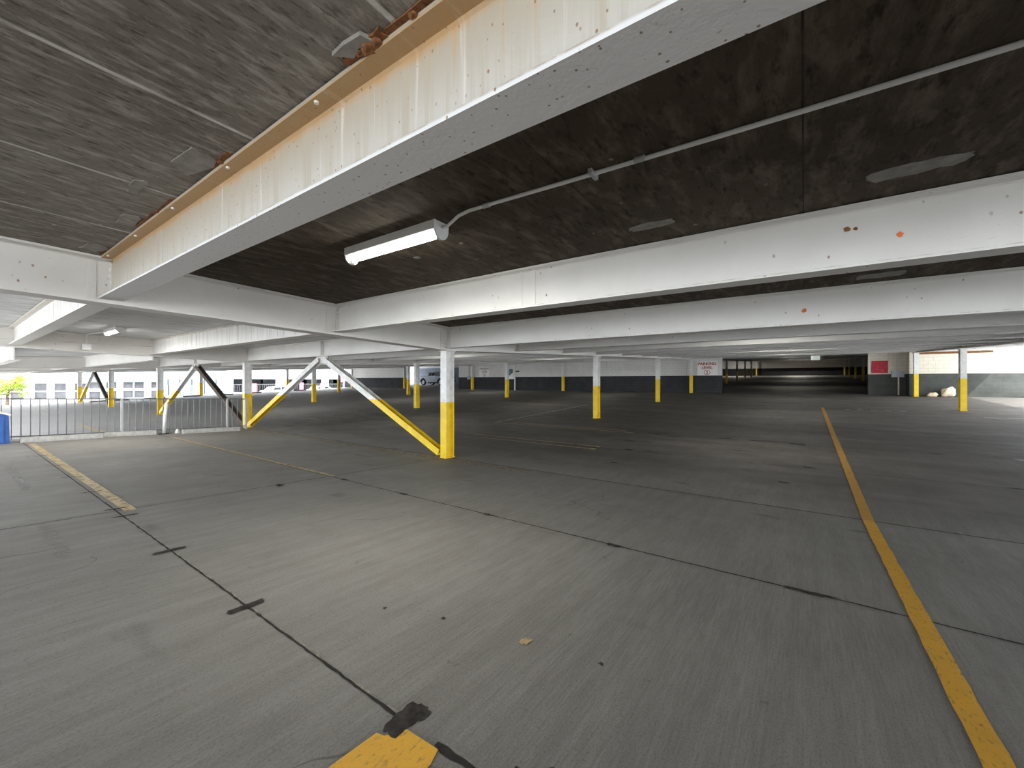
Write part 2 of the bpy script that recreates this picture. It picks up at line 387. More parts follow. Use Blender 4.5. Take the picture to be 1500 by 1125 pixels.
for k in range(5): quad_strip('painted_line', M['white_faded'], 1.35+.42*k, 1.55+.42*k, 21.75, 21.95, .004)
line(M['white_faded'], -31.6, -31.45, 1.0, 18.0, 'white line crossing the lower deck')
line(M['yellow_faded'], -24.5, -18.0, 3.35, 3.5, 'faded yellow stall line on the lower deck')
for y in (3.6, 4.05): line(M['white_faded'], -44.5, -36.0, y, y+.14, 'white stall line at the open edge of the lower deck')
for y in (8.4, 11.6): line(M['white_faded'], -44.5, -36.0, y, y+.14, 'white stall line at the open edge of the lower deck')
for y in (7.6, 9.9): line(M['white_faded'], -28, -20.5, y, y+.1, 'white stall line on the lower deck')
# joints
def joint(x0, x1, y0, y1, jit=.004, pale=True):
    quad_strip('expansion_joint', M['joint'], x0, x1, y0, y1, .002, jit=jit, n=int(max(x1-x0, y1-y0)/.05))
    if pale:
        if x1-x0 > y1-y0: quad_strip('joint_edge', M['joint_pale'], x0, x1, y1, y1+.009, .0015, jit=.006, n=int((x1-x0)/.05))
        else: quad_strip('joint_edge', M['joint_pale'], x1, x1+.008, y0, y1, .0015, jit=.006, n=int((y1-y0)/.05))
joint(-15.5, -1.46, 1.198, 1.212); joint(-1.25, 6, 1.19, 1.225, .009)
joint(-16, 6, 3.84, 3.858, .003, False); joint(-16, 9, YK-.012, YK+.012, .003, False)
joint(-6.52, -6.505, .1, YK, .003, False)
for y in (9.33, 12.0, 14.7): joint(-16, 10, y, y+.015, .003, False)
for y in (9.33, 12.0): joint(-40, -16, y, y+.015, .003, False)
# tar patches on the joints
def blob_patch(cx, cy, lx, ly, m, name='tar_patch', dz=.005, rag=.25, n=26, h=None):
    mb = MB(); pts = []
    for i in range(n):
        a = 2*PI*i/n; c, s_ = math.cos(a), math.sin(a)
        k = 1/max(abs(c), abs(s_)); k = k*.75+.25
        q = 1+random.uniform(-rag, rag)*.5
        pts.append((cx+c*k*lx/2*q, cy+s_*k*ly/2*q))
    top = [on_floor(x, y, dz) for x, y in pts]; ctr = on_floor(cx, cy, dz+.002)
    mb.add(top+[ctr], [(i, (i+1) % n, n) for i in range(n)])
    return mb.build(name, m, floor)
blob_patch(-1.455, 1.215, .10, .20, M['tar'], rag=.3); blob_patch(-1.42, 1.28, .07, .07, M['tar'], rag=.5)
for x in (-3.04, -4.6): blob_patch(x, 1.20, .065, .23, M['tar'], rag=.2)
for x in (-6.2, -6.62, -7.9, -9.4, -10.9, -12.5): blob_patch(x, 1.22, .035, .22, M['tar'], rag=.4)
for x in (-4.64, -3.08, -1.51, -6.1): blob_patch(x, 3.84, .16, .07, M['tar'], rag=.8)
blob_patch(.05, 3.84, .30, .05, M['tar'], rag=.8); blob_patch(-6.45, 3.0, .16, .10, M['tar'], rag=.8)
for (x, y) in [(-.91, 1.31), (-.80, 1.39), (-2.3, 1.75), (-1.9, 1.9), (.8, 1.6), (-.9, 2.1)]: blob_patch(x, y, .025, .025, M['tar'], rag=.6)
random.seed(21)
for k in range(26):
    blob_patch(random.uniform(-5, 5), random.choice([8.0, 9.33, 10.6, 12.0, 14.7])+random.uniform(-.1, .1), random.uniform(.12, .4), random.uniform(.05, .12), M['tar'], rag=.7)
o = blob_patch(-1.34, 2.02, .05, .07, M['yellow_faded'], 'paint_spill', rag=.7); o['label'] = 'small yellow paint smudge'

# ------------------------------------------------------------------ steel frame
def i_section(mb, axis, a, b, wd, h, tf=.022, tw=.014, c=(0, 0), slope=0.0):
    """I section running along axis from a to b; c = (cross offset, bottom z); slope = dz per metre"""
    w2 = wd/2; t2 = tw/2; f = .012
    prof = [(-w2, 0), (w2, 0), (w2, tf), (t2+f, tf), (t2, tf+f), (t2, h-tf-f), (t2+f, h-tf), (w2, h-tf), (w2, h), (-w2, h), (-w2, h-tf), (-t2-f, h-tf), (-t2, h-tf-f), (-t2, tf+f), (-t2-f, tf), (-w2, tf)]
    n = len(prof); v = []
    for t in (a, b):
        for (p, z) in prof:
            zz = z+c[1]+slope*(t-a); v.append((t, p+c[0], zz) if axis == 0 else (p+c[0], t, zz))
    mb.add(v, [tuple(range(n))[::-1], tuple(range(n, 2*n))]+[(i, (i+1) % n, n+(i+1) % n, n+i) for i in range(n)])
BEAM_H, GIR_H, BW, GW = .455, .515, .21, .30
rows = [XR-.12, 4.95, -6.5, -16.7, -26.9, -37.1, -47.3]
rown = ['right edge', 'right column row', 'braced column row', 'fence column row', 'second lower deck column row', 'third lower deck column row', 'open edge column row']
ordn = ['first', 'second', 'third', 'fourth', 'fifth', 'sixth', 'seventh', 'eighth', 'ninth', 'tenth', 'eleventh', 'twelfth', '13th', '14th', '15th', '16th', '17th', '18th', '19th', '20th', '21st', '22nd', '23rd', '24th', '25th', '26th', '27th', '28th', '29th', '30th']
bayn = {0: 'bay right of the right columns', 1: 'main bay over the yellow lane line', 2: 'bay between the near brace and fence', 3: 'first bay beyond the fence', 4: 'second bay beyond the fence', 5: 'bay along the open left edge'}
beam_y = [1.155, 3.95, 6.62]+[6.62+2.703*m for m in range(1, 27)]
def beam_mesh(L, name, m, simple=False):
    mb = MB(); c = .145; i_section(mb, 0, -L/2+c, L/2-c, BW, BEAM_H)
    for s_ in (-1, 1):           # coped ends: web and bottom flange run on to the girder web
        a, b = sorted((s_*(L/2-c), s_*L/2))
        mb.box(a, b, -.007, .007, .022, BEAM_H-.045); mb.box(a, b, -BW/2, BW/2, 0, .022)
    return mb.build(name, m)
def clip(mb, x, d, g=1):
    """bolted clip angle at a beam end: plate on the web with a column of bolt heads"""
    mb.box(min(x, x+d*.09), max(x, x+d*.09), -.018, -.008, .05, .40)
    for k in range(5):
        z = .09+.07*k
        mb.tube([(x+d*.045, -.018, z), (x+d*.045, -.032, z)], .014, 6)
protos = {}
NB = {0: range(6, 12), 1: range(0, 29), 2: range(0, 12), 3: range(0, 12), 4: range(0, 12), 5: range(1, 12)}
for bay in range(6):
    xr, xl = rows[bay], rows[bay+1]
    gap = .17; L = (xr-xl) - .016 - .02; cx = (xr+xl)/2
    for j in NB[bay]:
        y = beam_y[j]
        key = (bay, 'stain' if (bay == 1 and j == 0) else 'streak' if (bay == 2 and j < 2) else 'std', j < 3)
        m = M[{'stain': 'beam_stained', 'streak': 'beam_streaked', 'std': 'beam'}[key[1]]]
        if key not in protos:
            o = beam_mesh(L, 'ceiling_beam', m); protos[key] = o
            if j < 4:
                cb = MB(); clip(cb, -L/2, 1); cb.build('clip_angle', M['girder'], o)
                if bay != 1:
                    cb = MB(); clip(cb, L/2, -1); cb.build('clip_angle', M['girder'], o)
                sb = MB()
                nb = int(L/2.1)
                for k in range(nb):
                    xx = -L/2+.35+k*1.05
                    o2 = MB(); o2.tube([(xx, -.085, BEAM_H-.024), (xx, -.085, BEAM_H-.036)], .011, 8); 
                    if k < 8: o2.build('bolt_head', M['beam'], o)
        else:
            o = copy_tree(protos[key])
        z = (SN*(YK-y) if (bay <= 2 and y <= YK) else SF*(y-YK)) + HC - BEAM_H - .004
        o.location = (cx, y, z)
        g = None
        if bay == 1 and j == 0: lab = 'large rust-stained white steel beam nearest overhead, with brown specks'
        elif bay == 1 and j == 1: lab = 'white steel beam with an orange paint dot, just behind the lit tube lamp'
        elif bay == 1 and j == 2: lab = 'white steel beam meeting the girder above the nearest yellow column'
        elif bay == 2 and j == 0: lab = 'short streaked white steel beam seen beyond the girder, far upper left'
        elif bay == 2 and j == 1: lab = 'streaked white steel beam right of the small lamp beyond the girder'
        elif bay == 2 and j == 2: lab = 'cream-white steel beam carried by the yellow braces'
        elif bay == 1 and j > 11:
            lab = 'dim white steel beam over the dark aisle behind the block wall'; g = 'dim beams over the far aisle'
        else: lab = ordn[j]+' white steel beam from the camera in the '+bayn[bay]; g = None
        tag(o, lab, 'beam', kind='thing')
        if g: o['group'] = g
        elif bay > 2 or j > 2: o['group'] = 'white beams in the '+bayn[bay]
        o.pop('group') if (g is None and 'group' in o and not (bay > 2 or j > 2)) else None
# girders, one per span
def girder(x, y0, y1, near, lab):
    o = MB(); s = -SN if near else SF
    L = y1-y0-.01
    o = MB(); i_section(o, 1, 0, L, GW if x > -40 else .24, GIR_H, .024, .016, (0, 0), s)
    ob = o.build('roof_girder', M['girder'])
    z0 = (SN*(YK-y0) if near else SF*(y0-YK)) + HC - GIR_H - .006
    ob.location = (x, y0, z0); tag(ob, lab, 'girder', kind='thing')
    ob['group'] = 'white girders along the column rows'
    return ob
KY = [6.62+8.1*k for k in range(10)]
for r in range(1, 7):
    x = rows[r]
    near = r <= 3
    ys = YB if r == 2 else (-4.0 if r == 3 else -1.0)
    g = girder(x, ys, YK, near, 'white steel girder over the near end of the '+rown[r]) if r >= 2 else None
    if r == 2:
        g['label'] = 'long white steel girder crossing upper left, nearest to the camera'
        # bolted plate over the nearest column
        sp = MB(); zt = .0
        for (yy) in (YK-YB-.13,):
            zb = -SN*yy
            sp.box(.008, .020, yy-.09, yy+.07, zb+.05, zb+.47)
            for a in range(3):
                for b_ in range(6): sp.tube([(.020, yy-.065+.055*a, zb+.09+.07*b_), (.033, yy-.065+.055*a, zb+.09+.07*b_)], .013, 6)
        sp.build('bolted_plate', M['girder'], g)
        st = MB()
        for yy in (1.155-YB, 3.95-YB): MB().box(.008, .018, yy-.19, yy-.12, -SN*yy+.04, -SN*yy+.48).build('stiffener_plate', M['girder'], g)
    last = 9 if r in (1, 2) else 3
    for k in range(last):
        girder(x, KY[k] if k != 3 else 32.6, KY[k+1], False, ordn[k]+' girder span in the '+rown[r])

# columns
def make_column():
    mb = MB(); wx, wy, t = .18, .25, .016
    # flanges face -Y and +Y, web between
    H = 2.36
    mb.box(-wx/2, wx/2, -wy/2, -wy/2+t, .02, H); mb.box(-wx/2, wx/2, wy/2-t, wy/2, .02, H); mb.box(-t/2, t/2, -wy/2+t, wy/2-t, .02, H)
    o = mb.build('steel_column', M['column'])
    MB().box(-.10, .10, -.14, .14, 0, .02).build('base_plate', M['column'], o)
    MB().box(-.12, .12, -.15, .15, H, H+.018).build('cap_plate', M['girder'], o)
    return o
cproto = make_column(); used = False
def place_col(r, k, lab, grp=None):
    global used
    o = cproto if not used else copy_tree(cproto); used = True
    x = rows[r]; y = KY[k] if k < 10 else 0
    o.location = (x, y, zf(x, y) - (.0 if k == 0 else .004)); tag(o, lab, 'column', kind='thing')
    if grp: o['group'] = grp
    return o
CL = {
 (2, 0): 'nearest yellow and white steel column, where the long brace ends',
 (3, 0): 'yellow and white steel column at the end of the picket fence',
 (4, 0): 'yellow and white column behind the white post and picket fence',
 (5, 0): 'faded yellow column between two brace frames, beyond the fence',
 (6, 0): 'rusty white column at the open edge with a brace on its right',
 (2, 1): 'second yellow and white column, standing alone in front of the block wall',
 (3, 1): 'yellow and white column just left of the parked truck',
 (4, 1): 'yellow and white column seen between the two legs of the near brace',
 (5, 1): 'white column hidden closely behind the fence-end column',
 (6, 1): 'brown and white column at the open edge, inside the rusty brace',
 (1, 2): 'grey-topped yellow column in front of the cream stones',
 (2, 2): 'third yellow and white column of the row leading to the aisle',
 (3, 2): 'yellow and white column in front of the blue and white notice board',
 (4, 2): 'second slim yellow column left of the parked truck',
 (5, 2): 'dark slim column in front of the white cars',
 (6, 2): 'thin grey column at the open edge before the parking building',
 (1, 3): 'yellow and white column beside the grey electrical box',
 (2, 3): 'yellow and white column just left of the larger parking level sign',
 (3, 3): 'slim yellow column midway along the grey and white block wall',
 (4, 3): 'slim yellow column left of the smaller parking level sign',
 (5, 3): 'pale slim column at the corner of the passage with the truck',
 (6, 3): 'thin column at the corner where the open edge meets the block wall'}
for (r, k), lab in CL.items(): place_col(r, k, lab)
for k in range(5, 10):
    if KY[k] < 80:
        place_col(2, k, ordn[k-5]+' dim yellow column on the left side of the dark aisle', 'dim columns along the dark aisle')
        place_col(1, k, ordn[k-5]+' dim yellow column on the right side of the dark aisle', 'dim columns along the dark aisle')

# chevron braces between columns
def brace(r, lab, mats=('column', 'column')):
    xr, xl = rows[r], rows[r+1]; cx = (xr+xl)/2; y = YK
    top = 2.36+.05; e = empty('chevron_brace', (cx, y, 0)); tag(e, lab, 'brace')
    for s, m in ((-1, mats[0]), (1, mats[1])):
        a = Vector((s*((xr-xl)/2-.20), 0, .10)); b = Vector((s*.12, 0, 2.36))
        d = (b-a).normalized(); n = Vector((0, 1, 0)); u = d.cross(n).normalized(); mb = MB()
        def pr(o0, o1, p0, p1):
            v = [q+u*x_+n*y_ for q in (a, b) for x_ in (o0, o1) for y_ in (p0, p1)]
            mb.add(v, [(0, 1, 3, 2), (4, 6, 7, 5), (0, 4, 5, 1), (2, 3, 7, 6), (0, 2, 6, 4), (1, 5, 7, 3)])
        pr(-.075, .075, -.085, -.073); pr(-.075, .075, .073, .085); pr(-.006, .006, -.073, .073)
        mb.build('brace_leg', M[m], e)
    g = MB(); g.prism([(-.30, .0), (.30, 0), (.14, -.20), (-.14, -.20)], 1, -.007, .007, Matrix.Translation((0, 0, 2.436)))
    g.build('gusset_plate', M['column'], e)
    for s in (-1, 1):
        g = MB(); g.prism([(s*((xr-xl)/2-.115), .03), (s*((xr-xl)/2-.30), .03), (s*((xr-xl)/2-.30), .10), (s*((xr-xl)/2-.115), .24)], 1, -.007, .007)
        g.build('foot_plate', M['column'], e)
    hb = [o for o in C.objects if o.get('category') == 'beam' and abs(o.location.x-cx) < .1 and abs(o.location.y-YK) < .1]
    st = MB(); st.box(-.05, .05, -.10, .10, .024, .430); st.build('stiffener', M['beam'], hb[0])
    return e
brace(2, 'white and yellow steel chevron brace ending at the nearest column')
brace(3, 'chevron brace behind the picket fence, right leg rust brown', ('column', 'brown_steel'))
brace(5, 'small rusty chevron brace at the open left edge', ('column', 'brown_steel'))

# edge beams along the open sides
for (x, y0, y1, near, lab) in [(XE+.12, 2.0, 31.2, False, 'white edge beam along the open left side of the deck')]:
    mb = MB(); s = SF; L = y1-y0; z0 = SF*(y0-YK)+HC-.36
    mb.add([(-.1, 0, 0), (.1, 0, 0), (.1, L, s*L), (-.1, L, s*L), (-.1, 0, .36), (.1, 0, .36), (.1, L, s*L+.36), (-.1, L, s*L+.36)], [(0, 3, 2, 1), (4, 5, 6, 7), (0, 1, 5, 4), (1, 2, 6, 5), (2, 3, 7, 6), (3, 0, 4, 7)])
    tag(mb.build('edge_beam', M['girder'], loc=(x, y0, z0)), lab, 'beam', kind='thing')

# paint dots, patches and spalling on the near steel and slab
def dot(parent, x, z, r, name='paint_mark', m='orange'):
    mb = MB(); n = 14; pts = [(x+math.cos(2*PI*i/n)*r*random.uniform(.7, 1.2), -.010, z+math.sin(2*PI*i/n)*r*random.uniform(.7, 1.2)) for i in range(n)]
    mb.add(pts+[(x, -.012, z)], [(i, (i+1) % n, n) for i in range(n)]); o = mb.build(name, M[m], parent); o['label'] = 'orange spray dot' if m == 'orange' else 'bare rusty scrape'
b1 = protos[(1, 'stain', True)]; b2 = protos[(1, 'std', True)]
b3 = [o for o in C.objects if o.get('label', '').startswith('white steel beam meeting')][0]
cxm = (rows[1]+rows[2])/2
# ceiling patches
def cpatch(parent, pts, m='patch', th=.008, name='mortar_patch', lab=None):
    zc = lambda x, y: SN*(YK-y)+HC
    mb = MB(); n = len(pts); v = [(x, y, zc(x, y)-.001) for x, y in pts]+[(x, y, zc(x, y)-th) for x, y in pts]
    mb.add(v, [tuple(range(n)), tuple(range(n, 2*n))[::-1]]+[(i, (i+1) % n, n+(i+1) % n, n+i) for i in range(n)])
    o = mb.build(name, M[m], parent)
    if lab: o['label'] = lab
def rag(x0, x1, y0, y1, n=20, j=.02):
    pts = []
    for i in range(n):
        a = 2*PI*i/n; c, s = math.cos(a), math.sin(a); k = 1/max(abs(c), abs(s)); k = k*.8+.2
        pts.append(((x0+x1)/2+c*k*(x1-x0)/2+random.uniform(-j, j), (y0+y1)/2+s*k*(y1-y0)/2+random.uniform(-j, j)))
    return pts
random.seed(5)
cpatch(c_near, [(-3.40, .98), (-3.28, .86), (-2.98, .88), (-3.02, 1.02), (-3.12, 1.04)], lab='pale square mortar patch')
cpatch(c_near, rag(-4.05, -3.75, .80, .86, 14, .012)); cpatch(c_near, rag(-4.9, -4.6, .9, 1.0, 14, .02)); cpatch(c_near, rag(-6.2, -5.9, .86, 1.02, 14, .03))
cpatch(c_near, [(-1.63, .97), (-1.56, 1.03), (-1.50, 1.01), (-1.41, 1.045), (-1.44, .975), (-1.54, .965)], th=.02, name='concrete_flake', lab='loose pale flake of concrete')
cpatch(c_near, rag(-1.62, -1.36, 1.0, 1.06, 24, .012), 'rust', .012, 'rust_spall', 'rusty spalled hole beside the beam')
cpatch(c_near, rag(-1.36, -.9, 1.02, 1.052, 24, .008), 'rust', .007, 'rust_spall')
cpatch(c_near, rag(-3.15, -2.85, 1.02, 1.052, 16, .008), 'rust', .007, 'rust_spall')
cpatch(c_near, rag(-4.9, -3.9, 1.03, 1.052, 24, .005), 'rust', .006, 'rust_spall')
cpatch(c_near, rag(-6.35, -5.9, 1.02, 1.05, 14, .01), 'rust', .006, 'rust_spall')
rc = bmesh.new(); bmesh.ops.create_icosphere(rc, subdivisions=3, radius=.03)
for v in rc.verts: v.co *= 1+.45*noise.noise(v.co*45)
me = bpy.data.meshes.new('rust_lump'); rc.to_mesh(me); rc.free(); me.materials.append(M['rust'])
for i, (x, y, s) in enumerate([(-1.47, 1.035, 1.0), (-1.42, 1.04, .8), (-1.52, 1.03, .6), (-3.0, 1.035, .5), (-4.3, 1.04, .4), (-1.2, 1.04, .5)]):
    o = bpy.data.objects.new('rust_lump', me); C.objects.link(o); o.parent = c_near; o.location = (x, y, SN*(YK-y)+HC-.012); o.scale = (s*1.4, s, s*.7)
cpatch(c_main, rag(-1.22, -.86, 3.40, 3.52, 20, .015), lab='pale trowelled patch'); cpatch(c_main, rag(.32, .78, 3.40, 3.54, 22, .02), lab='pale trowelled patch')
cpatch(c_main, rag(.5, .9, 6.1, 6.3, 16, .02)); cpatch(c_main, rag(-2.7, -2.66, 2.9, 2.93, 10, .005)); cpatch(c_main, rag(-3.4, -3.33, 2.95, 3.0, 10, .005))

# ------------------------------------------------------------------ tube lamps
def make_lamp():
    e = empty('tube_lamp', (0, 0, 0))        # origin at the ceiling, lamp along X
    L = 1.29
    b = MB(); b.prism([(-.085, 0), (.085, 0), (.085, -.075), (.055, -.082), (-.055, -.082), (-.085, -.075)], 0, -L/2, L/2); b.build('housing', M['white_paint'], e, bevel=.002)
    for s in (-1, 1):
        x = s*(L/2-.004); pts = [(math.cos(a)*.075, -.075+math.sin(a)*.075) for a in [PI+PI*i/12 for i in range(13)]]
        b = MB(); b.prism(pts, 0, x-.008, x+.008); b.build('end_cap', M['white_paint'], e)
    b = MB(); b.tube([(-L/2+.02, 0, -.112), (L/2-.02, 0, -.112)], .019, 12); b.build('fluorescent_tube', M['tube'], e, smooth=True)
    for s in (-1, 1):
        b = MB(); b.box(s*(L/2-.03)-.012, s*(L/2-.03)+.012, -.02, .02, -.14, -.08); b.build('lamp_holder', M['white_paint'], e)
    return e
def lamp_light(parent, power):
    l = bpy.data.lights.new('tube_light', 'AREA'); l.shape = 'RECTANGLE'; l.size = 1.2; l.size_y = .05; l.energy = power; l.color = (1, .97, .88); l.spread = PI
    o = bpy.data.objects.new('tube_light', l); C.objects.link(o); o.parent = parent; o.location = (0, 0, -.15)
def lamp_at(x, y, lab, power, group=None):
    global lproto
    if lproto is None: lproto = make_lamp(); e = lproto
    else:
        e = lproto.copy(); C.objects.link(e)
        for ch in lproto.children:
            if ch.type == 'MESH': c2 = ch.copy(); C.objects.link(c2); c2.parent = e
    z = (SN*(YK-y) if (x > XF and y < YK) else SF*(y-YK))+HC
    e.location = (x, y, z-.003); e.rotation_euler = (-math.atan(SN) if (x > XF and y < YK) else math.atan(SF), 0, 0)
    tag(e, lab, 'lamp'); lamp_light(e, power)
    if group: e['group'] = group
lproto = None
lamp_at(-3.13, 2.465, 'lit fluorescent tube lamp with white housing on the dark ceiling', 14)
lamp_at(-14.3, 2.6, 'small lit lamp on the pale ceiling beyond the long girder', 20)
for k in range(0, 3):  # unseen fill lamps added to light the deep bays
    for (x, p) in ((-.8, FILL_LAMP_W), (-11.6, FILL_LAMP_W), (-21.8, FILL_LAMP_W*.6)):
        y = KY[k]+4.05
        lamp_at(x, y, 'unseen tube lamp added between the white beams above the parking stalls', p, 'added unseen tube lamps between the beams')
for y, p_ in ((40.4, 12), (56.6, 14), (76.2, 110)): lamp_at(-.8, y, 'unseen tube lamp added between the beams over the far aisle', p_, 'added unseen tube lamps over the far aisle')  # unseen lamps added to brighten the far aisle and its end wall
lamp_at(-9.0, 76.2, 'unseen tube lamp added between the beams over the far aisle', 60, 'added unseen tube lamps over the far aisle')
# conduits
def ztop(x, y): return SN*(YK-y)+HC
pts = [(-2.485, 2.47, ztop(0, 2.47)-.045), (-2.42, 2.47, ztop(0, 2.47)-.045), (-2.34, 2.44, ztop(0, 2.44)-.04), (-2.24, 2.405, ztop(0, 2.4)-.03), (-2.12, 2.39, ztop(0, 2.39)-.024), (-1.9, 2.40, ztop(0, 2.4)-.02), (-1.2, 2.43, ztop(0, 2.43)-.018), (0, 2.46, ztop(0, 2.46)-.018), (2, 2.48, ztop(0, 2.48)-.018), (10.2, 2.48, ztop(0, 2.48)-.018)]
e = empty('electrical_conduit', (-2.3, 2.46, ztop(0, 2.46))); tag(e, 'long grey-white conduit running from the lit tube lamp to the upper right', 'conduit')
off = Vector(e.location); c_ = MB(); c_.tube([Vector(p)-off for p in pts], .0135, 10); c_.build('pipe', M['white_paint'], e, smooth=True)
for x in (-1.95, -.80, 1.6): c_ = MB(); c_.tube([Vector((x-.03, 2.40+.03*(x+1.95)/1.2 if x < 0 else 2.477, ztop(0, 2.44)-.018))-off, Vector((x+.03, 2.402+.03*(x+1.95)/1.2 if x < 0 else 2.477, ztop(0, 2.44)-.018))-off], .019, 10); c_.build('coupling', M['galv'], e)
for x in (-1.10,): c_ = MB(); c_.box(x-.012-off.x, x+.012-off.x, 2.38-off.y, 2.49-off.y, ztop(0, 2.44)-.036-off.z, ztop(0, 2.44)-.002-off.z); c_.build('strap', M['galv'], e)
e = empty('electrical_conduit', (-16.53, 2.44, 2.70)); tag(e, 'thin conduit and square junction box on the second girder', 'conduit')
zc = ztop(0, 2.5); c_ = MB(); c_.tube([(.03, 0, 0), (.03, 0, zc-2.70-.07), (.06, 0, zc-2.70-.03), (.2, .02, zc-2.70-.022), (1.58, .16, zc-2.70-.03)], .014, 8); c_.build('pipe', M['white_paint'], e)
MB().box(.0, .07, -.09, .09, -.11, .05).build('junction_box', M['white_paint'], e, bevel=.004)

# ------------------------------------------------------------------ walls
def wall(name, x0, x1, y0, y1, z0, z1, m): return tag(MB().box(x0, x1, y0, y1, z0, z1).build(name, m), kind='structure')
zw = .0353*(31.2-YK)
wall('wall_back_left', -49.3, -36.9, 31.2, 31.5, zw-.05, zw+HC+.02, M['wall'])
wall('wall_back_middle', -29.0, -4.6, 31.2, 31.5, zw-.05, zw+HC+.02, M['wall'])
wall('wall_back_panel', 3.1, 4.75, 32.2, 32.5, zw-.05, zw+HC+.06, M['wall_cream'])
wall('wall_back_right', 4.75, XR, 31.3, 32.5, zw-.05, zw+HC+.02, M['wall_cream'])
wall('wall_far', -30, XR, 80.2, 80.5, .0353*(80.2-YK)-.05, .0353*(80.2-YK)+HC, M['wall_far'])
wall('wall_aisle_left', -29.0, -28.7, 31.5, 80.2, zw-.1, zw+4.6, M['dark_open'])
wall('wall_aisle_right', 10.3, XR, 32.5, 80.2, zw-.1, zw+4.6, M['wall_far'])
wall('wall_passage_back', -48.7, -29.0, 42.6, 42.9, 1.1, 4.25, M['wall_pass'])

# ------------------------------------------------------------------ signs
def text_mesh(txt, size, name, m, parent, loc, rot=(PI/2, 0, 0), sx=1.0, ext=.002):
    cu = bpy.data.curves.new('t', 'FONT'); cu.body = txt; cu.size = size; cu.align_x = 'CENTER'; cu.extrude = ext; cu.offset = size*.035
    o = bpy.data.objects.new('t', cu); C.objects.link(o); bpy.context.view_layer.update()
    me = bpy.data.meshes.new_from_object(o.evaluated_get(bpy.context.evaluated_depsgraph_get()))
    bpy.data.objects.remove(o); me.materials.clear(); me.materials.append(m)
    q = bpy.data.objects.new(name, me); C.objects.link(q); q.parent = parent; q.location = loc; q.rotation_euler = rot; q.scale = (sx, 1, 1); return q
def parking_sign(x0, x1, lab, mt):
    cx = (x0+x1)/2; z0 = zw+1.23; e = empty('parking_sign', (cx, 31.19, z0)); tag(e, lab, 'sign')
    W = x1-x0; MB().box(-W/2, W/2, -.03, 0, 0, .98).build('panel', M['sign_white'], e, bevel=.004)
    text_mesh('PARKING', .27, 'lettering', mt, e, (0, -.033, .72), sx=1.05)
    text_mesh('LEVEL', .27, 'lettering', mt, e, (0, -.033, .45), sx=1.0)
    text_mesh('2', .27, 'lettering', mt, e, (0, -.033, .115))
    r = MB(); n = 28; a = [2*PI*i/n for i in range(n)]
    v = [(math.cos(t)*R_*1.15, y, .21+math.sin(t)*R_) for y in (-.036, -.030) for R_ in (.15, .18) for t in a]
    f = []
    for i in range(n):
        j = (i+1) % n
        f += [(i, j, n+j, n+i), (2*n+i, 3*n+i, 3*n+j, 2*n+j), (n+i, n+j, 3*n+j, 3*n+i), (i, 2*n+i, 2*n+j, j)]
    r.add(v, f); r.build('ring', mt, e)
parking_sign(-6.17, -4.86, 'white parking level sign with red letters beside the dark aisle', M['sign_red'])
parking_sign(-26.2, -24.9, 'white parking level sign farther left, letters faded', M['sign_grey'])
e = empty('hanging_sign', (.5, 28.0, 0)); zb = 2.86; tag(e, 'small pale green hanging sign under the beams over the aisle', 'sign')
MB().box(-.2, .2, -.04, .04, zb, zb+.24).build('case', M['white_paint'], e, bevel=.004)
MB().box(-.12, .13, -.046, -.040, zb+.03, zb+.21).build('face', M['sign_green'], e)
c_ = MB(); c_.tube([(0, 0, zb+.24), (0, 0, SF*(28-YK)+HC)], .01, 6); c_.build('hanger_rod', M['galv'], e)
e = empty('notice_board', (-22.4, 31.19, zw)); tag(e, 'blue and white picture board on the wall behind a column', 'notice board')
MB().box(-.30, .42, -.06, 0, 1.02, 2.05).build('frame', M['sign_white'], e)
MB().box(-.25, .30, -.068, -.06, 1.35, 1.98).build('picture', M['sign_blue'], e)
c_ = MB(); c_.prism([(-.25, 1.10), (.30, 1.10), (.30, 1.62), (-.1, 1.33), (-.25, 1.28)], 1, -.074, -.068); c_.build('white_swoosh', M['sign_white'], e)
e = empty('wall_pipe', (-21.75, 30.95, zw)); tag(e, 'thin cream vertical pipe in front of the wall near the picture board', 'pipe')
c_ = MB(); c_.tube([(0, 0, .12), (0, 0, 2.8)], .055, 10); c_.tube([(0,0,-.02),(0,0,.13)], .07, 10); c_.build('pipe', M['sign_white'], e); MB().box(-.08, .32, .0, .24, 1.68, 1.78).build('bracket', M['black'], e)
e = empty('meter_box', (-26.9-.25, 31.19, zw)); e.location.x = -27.55; tag(e, 'small grey box with conduit beside the sixth wall column', 'electrical box')
e['label'] = 'small white electrical box with a thin conduit left of the faded sign'
MB().box(-.18, .18, -.12, 0, 1.0, 1.35).build('box', M['box_grey'], e); c_ = MB(); c_.tube([(0, -.05, 1.35), (0, -.05, 2.7)], .03, 8); c_.build('conduit', M['galv'], e)
# right wall fittings
e = empty('fire_cabinet', (3.62, 32.19, zw)); tag(e, 'square red panel with faint white marks on the cream wall', 'panel')
MB().box(-.36, .36, -.04, 0, 1.30, 2.02).build('panel', M['red'], e, bevel=.004)
random.seed(3)
for k in range(6):
    x, z = random.uniform(-.25, .28), random.uniform(1.38, 1.95); MB().box(x, x+random.uniform(.03, .08), -.043, -.040, z, z+random.uniform(.01, .03)).build('scuff_mark', M['patch'], e)
e = empty('electrical_box', (4.38, 32.19, zw)); tag(e, 'grey electrical box with vertical conduit between red panel and column', 'electrical box')
MB().box(-.27, .27, -.20, 0, 1.06, 1.42).build('box', M['box_grey'], e, bevel=.008)
c_ = MB(); c_.tube([(0, -.08, 1.42), (0, -.08, 2.85)], .035, 8); c_.build('conduit', M['white_paint'], e)
c_ = MB(); c_.tube([(.04, -.08, .03), (.04, -.08, 1.06)], .035, 8); c_.build('conduit', M['rock'], e)
